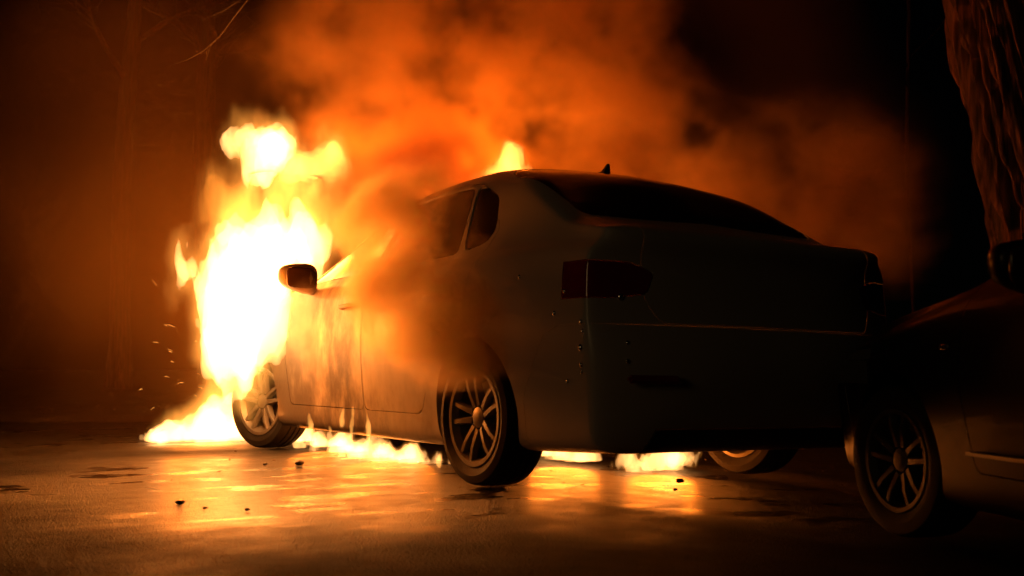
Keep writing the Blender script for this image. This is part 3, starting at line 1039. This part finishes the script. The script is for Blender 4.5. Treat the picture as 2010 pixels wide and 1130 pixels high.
# fallen leaves on the verge and along the road: far too many to count
def leaf_litter(n, rg):
    V, F = [], []
    for i in range(n):
        if rg.random() < .75:
            a, d = rg.uniform(-9, 9), rg.uniform(10.8, 15)
        else:
            a, d = rg.uniform(-5, 4), rg.uniform(4.2, 11)
        p = VO + RT * a + FWD * d
        z = float(ground_z(p.x, p.y)) + (.012 if d < 10.9 else .09)
        s = rg.uniform(.012, .032) if d > 10.8 else rg.uniform(.005, .016); ph = rg.uniform(0, 6.28)
        ux, uy = math.cos(ph) * s, math.sin(ph) * s
        k = len(V)
        c1, c2 = rg.uniform(-.4, .9) * s, rg.uniform(-.3, .8) * s
        V += [(p.x - ux, p.y - uy, z), (p.x + uy * .5, p.y - ux * .5, z + c1 * .5), (p.x + ux, p.y + uy, z + c2), (p.x - uy * .5, p.y + ux * .5, z + .3 * c1)]
        F += [(k, k + 1, k + 2), (k, k + 2, k + 3)]
    return py_mesh('fallen_leaves', V, F)
lf = obj('fallen_leaves', leaf_litter(1500, random.Random(5)), M['leaf'])
tag(lf, 'fallen leaves and grit scattered over the road and the verge', 'leaves', None, 'stuff')

def stone(p, s, label, seed):
    rg = random.Random(seed)
    bm = bmesh.new()
    bmesh.ops.create_icosphere(bm, subdivisions=2, radius=1)
    for v in bm.verts:
        v.co *= 1 + rg.uniform(-.18, .18)
        v.co = Vector((v.co.x * s, v.co.y * s * .8, v.co.z * s * .55))
    o = obj('stone', bm_mesh(bm, 'stone'), M['stone'], None, 180)
    o.location = (p[0], p[1], p[2] + s * .3)
    tag(o, label, 'stone')
stone((-2.172, 0.094, 0.000), 0.018, 'dark stone lying left of the bright reflection on the road', 0)
stone((-2.138, -0.116, 0.000), 0.010, 'small dark pebble at the left side of the bright reflection', 1)
stone((-2.019, -0.245, 0.000), 0.011, 'pebble in the middle of the bright reflection on the road', 2)
stone((-1.106, 1.518, 0.000), 0.025, 'dark chip of debris on the road in front of the burning pool', 3)
stone((-1.277, 1.589, 0.000), 0.014, 'small pebble on the glowing road just before the front wheel', 4)
stone((0.023, -0.336, 0.000), 0.021, 'flat dark lump of debris on the bright wet road under the tail', 5)
stone((-0.224, -0.588, 0.000), 0.011, 'pebble on the bright wet road nearest the camera under the tail', 6)

# ------------------------------------------------------------------ flames
def fire(name, blobs, mat, h, amp, freq, label, lamps=(), floor=None, zst=2.3, octv=4, seed=0.0, k=14.0, grow=0.085, outer='fire_soft', fog=0.12, fogm='fire_fog'):
    me = blob_mesh(name, blobs, h, amp, freq, octv, k, floor, zst, seed)
    o = obj(name, me, M[mat], None, 180)
    tag(o, label, 'flame', 'flames of the car fire')
    if grow:                                              # the cooler orange gas round the core, thinning outwards
        bl = [(x, y, z, a + grow, b + grow, c + grow * 1.5) for x, y, z, a, b, c in blobs]
        q = obj('outer_flame', blob_mesh('outer_flame', bl, h * 1.2, amp * 1.15, freq, octv, k, floor, zst, seed), M[outer], o, 180)
        if fog:
            mesh_to_fog(q, M[fogm], max(.02, fog * .3), fog)
            q['kind'] = 'stuff'
    for p, energy, rad, col in lamps:                     # the light the flame gives off
        ld = bpy.data.lights.new(name + '_light', 'POINT')
        ld.energy = energy; ld.shadow_soft_size = rad; ld.color = col
        lo = bpy.data.objects.new(name + '_light', ld)
        COL.objects.link(lo); lo.location = p; lo.parent = o
    return o
FC = (1.0, 0.195, 0.012)
fire('flame', [(-1.183, 2.300, 1.030, 0.224, 0.224, 0.305), (-0.898, 2.582, 1.175, 0.198, 0.198, 0.250), (-1.211, 2.278, 0.796, 0.179, 0.179, 0.229), (-1.160, 2.255, 0.682, 0.136, 0.136, 0.161), (-1.046, 2.298, 0.721, 0.082, 0.082, 0.201), (-1.301, 2.428, 1.115, 0.113, 0.113, 0.119), (-1.246, 2.376, 1.033, 0.106, 0.106, 0.156), (-1.335, 2.468, 0.893, 0.088, 0.088, 0.125), (-0.530, 2.985, 1.365, 0.128, 0.128, 0.121), (-0.901, 2.750, 1.322, 0.161, 0.161, 0.135), (-0.534, 2.879, 1.249, 0.077, 0.077, 0.140)], 'fire_core', 0.02, 0.17, 3.2, 'tall white-hot flame bursting from the front wheel arch and engine bay', [((-1.457, 1.831, 0.905), 140.0, 0.30, FC), ((-0.620, 3.041, 1.382), 125.0, 0.25, FC)], octv=5)
fire('flame', [(-0.872, 3.039, 1.909, 0.076, 0.076, 0.147), (-0.806, 3.046, 2.038, 0.114, 0.114, 0.077), (-0.691, 3.029, 2.068, 0.106, 0.106, 0.050)], 'fire_core', 0.014, 0.1, 4.2, 'detached white flame curling above the engine fire', [((-0.796, 3.042, 2.009), 60.0, 0.18, FC)], seed=3.0, octv=5)
fire('flame', [(-0.398, 2.973, 1.923, 0.088, 0.088, 0.043), (-0.484, 3.025, 1.959, 0.063, 0.063, 0.022), (-0.327, 2.924, 1.981, 0.038, 0.038, 0.050)], 'fire_thin', 0.014, 0.07, 4.2, 'small yellow flame in the smoke right of the highest flame', [], seed=5.0, octv=5)
fire('flame', [(-0.801, 3.014, 1.668, 0.203, 0.203, 0.140), (-0.950, 2.994, 1.619, 0.076, 0.076, 0.104), (-0.603, 3.002, 1.718, 0.149, 0.149, 0.149), (-0.433, 3.025, 1.572, 0.144, 0.144, 0.136)], 'fire_dull', 0.03, 0.18, 2.6, 'dull orange fire between the white core and the upper flames', [], seed=8.0, grow=.12, fog=.16, fogm="fire_fog_dull")
fire('flame', [(0.094, 3.517, 1.625, 0.195, 0.195, 0.156), (-0.120, 3.412, 1.676, 0.153, 0.153, 0.191), (0.342, 3.588, 1.730, 0.160, 0.160, 0.120)], 'fire_dull', 0.03, 0.14, 2.4, 'orange fire behind the smoke over the bonnet and windscreen', [((0.204, 3.669, 1.810), 80.0, 0.25, FC)], seed=9.0, grow=.1, fog=.16, fogm="fire_fog_dull")
fire('flame', [(0.874, 3.390, 1.462, 0.146, 0.146, 0.202), (0.936, 3.337, 1.623, 0.097, 0.097, 0.162), (0.753, 3.339, 1.571, 0.096, 0.096, 0.144)], 'fire_dull', 0.03, 0.14, 2.4, 'fire on the far side of the bonnet, unseen behind the car, lighting the plume from there', [((0.981, 3.416, 1.758), 140.0, 0.20, FC)], seed=10.0, grow=.1, fog=.16, fogm="fire_fog_dull")
fire('flame', [(-0.865, 3.720, 0.112, 0.139, 0.139, 0.074), (-1.033, 3.773, 0.049, 0.123, 0.123, 0.029), (-1.147, 3.848, 0.019, 0.087, 0.087, 0.011), (-0.800, 3.727, 0.236, 0.082, 0.082, 0.104)], 'fire_core', 0.014, 0.07, 4.5, 'low white flame spreading over the road left of the front wheel', [((-0.958, 3.601, 0.116), 50.0, 0.32, FC)], seed=11.0, floor=0.0)
fire('flame', [(-0.396, 3.320, 0.019, 0.105, 0.105, 0.062), (-0.446, 2.738, 0.017, 0.120, 0.120, 0.058), (-0.491, 2.227, 0.016, 0.117, 0.117, 0.055), (-0.530, 1.774, 0.015, 0.117, 0.117, 0.052), (-0.519, 1.462, 0.015, 0.103, 0.103, 0.050), (-0.500, 1.247, 0.014, 0.082, 0.082, 0.048)], 'fire_core', 0.01, 0.085, 8.0, 'long low pool of burning fuel on the road beneath the doors', [((-0.543, 2.388, 0.070), 30.0, 0.30, FC), ((-0.595, 1.472, 0.055), 30.0, 0.30, FC)], seed=13.0, floor=0.0, grow=.015, k=40, fog=0)
fire('flame', [(-0.953, 1.749, 0.148, 0.009, 0.009, 0.020), (-0.952, 1.747, 0.168, 0.008, 0.008, 0.020), (-0.950, 1.744, 0.189, 0.008, 0.008, 0.020), (-0.950, 1.743, 0.209, 0.007, 0.007, 0.020), (-0.953, 1.743, 0.229, 0.006, 0.006, 0.020), (-0.958, 1.744, 0.250, 0.005, 0.005, 0.020), (-0.964, 1.746, 0.270, 0.003, 0.003, 0.020)], 'fire_lick', 0.0045, 0.01, 18, 'thin hooked flame nearest the front wheel, rising from the burning pool', [], seed=20.0, floor=0.0, k=350, grow=.003, fog=0)
fire('flame', [(-0.952, 1.453, 0.179, 0.011, 0.011, 0.010), (-0.952, 1.453, 0.187, 0.010, 0.010, 0.010), (-0.954, 1.454, 0.195, 0.009, 0.009, 0.010), (-0.959, 1.456, 0.203, 0.008, 0.008, 0.010), (-0.963, 1.458, 0.211, 0.006, 0.006, 0.010), (-0.965, 1.459, 0.219, 0.005, 0.005, 0.010), (-0.962, 1.456, 0.226, 0.003, 0.003, 0.010)], 'fire_lick', 0.0045, 0.01, 18, 'tiny bead of flame above the burning pool under the front door', [], seed=21.0, floor=0.0, k=350, grow=.003, fog=0)
fire('flame', [(-0.954, 1.293, 0.225, 0.009, 0.009, 0.013), (-0.957, 1.293, 0.237, 0.008, 0.008, 0.013), (-0.959, 1.293, 0.248, 0.007, 0.007, 0.013), (-0.959, 1.293, 0.260, 0.006, 0.006, 0.013), (-0.957, 1.290, 0.272, 0.005, 0.005, 0.013), (-0.953, 1.287, 0.283, 0.004, 0.004, 0.013), (-0.949, 1.283, 0.295, 0.002, 0.002, 0.013)], 'fire_lick', 0.0045, 0.01, 18, 'small detached flame highest above the burning pool', [], seed=22.0, floor=0.0, k=350, grow=.003, fog=0)
fire('flame', [(-0.955, 1.175, 0.171, 0.010, 0.010, 0.018), (-0.955, 1.174, 0.190, 0.009, 0.009, 0.018), (-0.954, 1.171, 0.209, 0.008, 0.008, 0.018), (-0.951, 1.168, 0.228, 0.007, 0.007, 0.018), (-0.949, 1.165, 0.247, 0.006, 0.006, 0.018), (-0.950, 1.164, 0.266, 0.004, 0.004, 0.018), (-0.954, 1.165, 0.285, 0.002, 0.002, 0.018)], 'fire_lick', 0.0045, 0.01, 18, 'curled flame at the middle of the burning pool', [], seed=23.0, floor=0.0, k=350, grow=.003, fog=0)
fire('flame', [(-0.951, 0.973, 0.150, 0.008, 0.008, 0.026), (-0.950, 0.970, 0.179, 0.008, 0.008, 0.026), (-0.950, 0.968, 0.209, 0.007, 0.007, 0.026), (-0.952, 0.967, 0.238, 0.006, 0.006, 0.026), (-0.957, 0.967, 0.268, 0.005, 0.005, 0.026), (-0.962, 0.968, 0.297, 0.004, 0.004, 0.026), (-0.966, 0.968, 0.326, 0.002, 0.002, 0.026)], 'fire_lick', 0.0045, 0.01, 18, 'tall pointed flame at the middle of the burning pool', [], seed=24.0, floor=0.0, k=350, grow=.003, fog=0)
fire('flame', [(-0.951, 0.521, 0.092, 0.011, 0.011, 0.016), (-0.953, 0.521, 0.109, 0.010, 0.010, 0.016), (-0.957, 0.522, 0.126, 0.009, 0.009, 0.016), (-0.962, 0.524, 0.143, 0.008, 0.008, 0.016), (-0.965, 0.524, 0.161, 0.006, 0.006, 0.016), (-0.963, 0.522, 0.178, 0.005, 0.005, 0.016), (-0.958, 0.517, 0.195, 0.002, 0.002, 0.016)], 'fire_lick', 0.0045, 0.01, 18, 'ragged flame at the rear end of the burning pool', [], seed=25.0, floor=0.0, k=350, grow=.003, fog=0)
fire('flame', [(-0.956, 0.206, 0.086, 0.009, 0.009, 0.010), (-0.958, 0.207, 0.094, 0.008, 0.008, 0.010), (-0.959, 0.207, 0.102, 0.007, 0.007, 0.010), (-0.957, 0.205, 0.110, 0.006, 0.006, 0.010), (-0.953, 0.202, 0.118, 0.005, 0.005, 0.010), (-0.949, 0.199, 0.127, 0.004, 0.004, 0.010), (-0.947, 0.196, 0.135, 0.002, 0.002, 0.010)], 'fire_lick', 0.0045, 0.01, 18, 'small low flame beside the rear tyre', [], seed=26.0, floor=0.0, k=350, grow=.003, fog=0)
fire('flame', [(0.371, 1.290, 0.017, 0.075, 0.075, 0.058), (0.303, 0.980, 0.017, 0.085, 0.085, 0.056), (0.315, 0.848, 0.016, 0.073, 0.073, 0.055)], 'fire_core', 0.008, 0.08, 9.0, 'white ground flame just inside the left rear tyre, under the tail', [((0.147, 0.760, 0.056), 26.0, 0.20, FC)], seed=31.0, floor=0.0, grow=.015, k=50, fog=0)
fire('flame', [(0.425, 0.502, 0.016, 0.064, 0.064, 0.053), (0.579, 0.559, 0.016, 0.073, 0.073, 0.054), (0.663, 0.505, 0.016, 0.076, 0.076, 0.054), (0.848, 0.633, 0.017, 0.065, 0.065, 0.056)], 'fire_core', 0.008, 0.08, 9.0, 'white ground flame under the middle of the tail', [((0.468, 0.317, 0.071), 26.0, 0.20, FC)], seed=37.0, floor=-.04, grow=.015, k=50, fog=0)
fire('flame', [(0.747, 2.244, 1.916, 0.039, 0.039, 0.072), (0.700, 2.276, 1.888, 0.047, 0.047, 0.036), (0.609, 2.335, 1.870, 0.047, 0.047, 0.011), (0.762, 2.228, 1.995, 0.019, 0.019, 0.047)], 'fire_thin', 0.012, 0.06, 7.0, 'yellow flame licking up behind the car roof', [((0.883, 2.499, 2.095), 48.0, 0.15, FC)], seed=41.0, octv=5, grow=.03, fog=.04)

# ------------------------------------------------------------------ smoke
def smoke(name, blobs, mat, h, amp, freq, voxel, band, label, octv=4, k=5.0, seed=0.0):
    me = blob_mesh(name, blobs, h, amp, freq, octv, k, None, 1.0, seed)
    o = obj(name, me, mat, None, 180)
    mesh_to_fog(o, mat, voxel, band)
    tag(o, label, 'smoke', None, 'stuff')
    return o
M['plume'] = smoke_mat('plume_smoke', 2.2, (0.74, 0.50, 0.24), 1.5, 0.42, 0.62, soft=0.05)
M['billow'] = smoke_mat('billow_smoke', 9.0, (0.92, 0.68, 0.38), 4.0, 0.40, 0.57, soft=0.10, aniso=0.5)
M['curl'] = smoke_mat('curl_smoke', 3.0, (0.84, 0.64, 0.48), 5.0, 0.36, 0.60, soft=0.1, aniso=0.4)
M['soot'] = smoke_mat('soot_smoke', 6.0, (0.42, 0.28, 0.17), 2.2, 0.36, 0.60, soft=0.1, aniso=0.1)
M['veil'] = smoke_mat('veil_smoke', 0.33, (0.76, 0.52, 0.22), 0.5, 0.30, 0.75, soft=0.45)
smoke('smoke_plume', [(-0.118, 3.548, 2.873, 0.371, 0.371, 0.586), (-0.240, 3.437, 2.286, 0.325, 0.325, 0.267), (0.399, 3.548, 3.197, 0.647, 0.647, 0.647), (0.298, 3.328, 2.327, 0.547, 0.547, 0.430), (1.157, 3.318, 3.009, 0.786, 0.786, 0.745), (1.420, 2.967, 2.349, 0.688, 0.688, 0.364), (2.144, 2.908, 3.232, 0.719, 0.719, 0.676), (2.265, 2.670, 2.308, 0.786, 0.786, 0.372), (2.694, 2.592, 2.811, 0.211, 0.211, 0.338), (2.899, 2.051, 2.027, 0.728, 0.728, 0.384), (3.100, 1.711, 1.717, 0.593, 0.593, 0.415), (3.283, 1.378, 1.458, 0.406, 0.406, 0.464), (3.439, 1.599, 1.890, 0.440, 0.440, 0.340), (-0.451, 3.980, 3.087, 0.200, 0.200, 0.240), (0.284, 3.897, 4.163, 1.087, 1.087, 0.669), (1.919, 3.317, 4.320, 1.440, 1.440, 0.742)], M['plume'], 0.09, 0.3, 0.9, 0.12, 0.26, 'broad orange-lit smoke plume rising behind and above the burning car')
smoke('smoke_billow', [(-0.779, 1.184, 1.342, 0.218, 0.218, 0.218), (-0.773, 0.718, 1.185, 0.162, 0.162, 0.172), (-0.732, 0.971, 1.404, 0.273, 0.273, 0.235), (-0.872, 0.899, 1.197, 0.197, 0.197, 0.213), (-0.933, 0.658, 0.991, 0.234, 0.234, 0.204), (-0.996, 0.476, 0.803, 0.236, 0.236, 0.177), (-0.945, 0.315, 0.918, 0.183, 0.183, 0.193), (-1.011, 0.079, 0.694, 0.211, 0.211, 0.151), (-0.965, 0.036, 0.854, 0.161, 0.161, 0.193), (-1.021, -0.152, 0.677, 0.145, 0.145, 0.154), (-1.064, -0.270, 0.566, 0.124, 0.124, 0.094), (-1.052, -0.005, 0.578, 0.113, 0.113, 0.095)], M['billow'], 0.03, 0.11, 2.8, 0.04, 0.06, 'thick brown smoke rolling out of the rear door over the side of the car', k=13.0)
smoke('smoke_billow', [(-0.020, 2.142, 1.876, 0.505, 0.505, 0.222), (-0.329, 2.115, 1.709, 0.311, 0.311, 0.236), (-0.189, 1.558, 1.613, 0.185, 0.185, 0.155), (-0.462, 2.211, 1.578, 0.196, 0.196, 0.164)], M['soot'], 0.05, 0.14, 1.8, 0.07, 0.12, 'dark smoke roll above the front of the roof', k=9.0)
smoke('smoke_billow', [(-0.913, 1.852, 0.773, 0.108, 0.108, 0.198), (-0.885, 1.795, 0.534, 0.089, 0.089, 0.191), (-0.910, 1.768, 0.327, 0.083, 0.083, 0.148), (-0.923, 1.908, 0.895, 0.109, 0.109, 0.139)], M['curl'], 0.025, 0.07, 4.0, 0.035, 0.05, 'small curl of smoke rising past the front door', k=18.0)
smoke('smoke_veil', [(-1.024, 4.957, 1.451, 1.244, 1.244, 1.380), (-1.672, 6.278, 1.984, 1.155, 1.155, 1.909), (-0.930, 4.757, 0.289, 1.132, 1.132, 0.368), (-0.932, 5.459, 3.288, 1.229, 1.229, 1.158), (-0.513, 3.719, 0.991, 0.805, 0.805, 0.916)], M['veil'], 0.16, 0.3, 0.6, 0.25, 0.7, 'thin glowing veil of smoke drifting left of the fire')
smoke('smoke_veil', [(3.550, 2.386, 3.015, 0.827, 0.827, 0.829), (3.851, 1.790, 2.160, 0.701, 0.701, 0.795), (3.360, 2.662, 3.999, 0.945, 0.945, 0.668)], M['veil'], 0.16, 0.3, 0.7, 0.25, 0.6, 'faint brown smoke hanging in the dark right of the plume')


# ------------------------------------------------------------------ sparks
def spark_mesh(n, rg):
    parts = []
    for i in range(n):
        c = Vector((-1.018, 3.490, 0.480))
        p = c + Vector((rg.gauss(0, .28), rg.gauss(0, .28), rg.gauss(0, .26)))
        d = (p - c - Vector((0.6, 0, .3))).normalized() + Vector((rg.uniform(-.5, .5), rg.uniform(-.5, .5), rg.uniform(.0, .9)))
        L = rg.uniform(.02, .07); r = rg.uniform(.0006, .0013)
        d.normalize()
        parts.append(tube([p, p + d * L * .5 + Vector((0, 0, .004)), p + d * L], [r * .4, r, r * .3], 4))
    v, f = merged(parts)
    return py_mesh('sparks', v, f)
M['spark'], _n3, _o3 = new_mat('spark')
_e3 = N(_n3, 'Emission'); _e3.inputs[0].default_value = (1.0, .38, .06, 1); _e3.inputs[1].default_value = 3.0
_n3.links.new(_e3.outputs[0], _o3.inputs[0])
sp = obj('sparks', spark_mesh(45, random.Random(9)), M['spark'])
tag(sp, 'spray of fine orange sparks left of the front wheel', 'sparks', None, 'stuff')
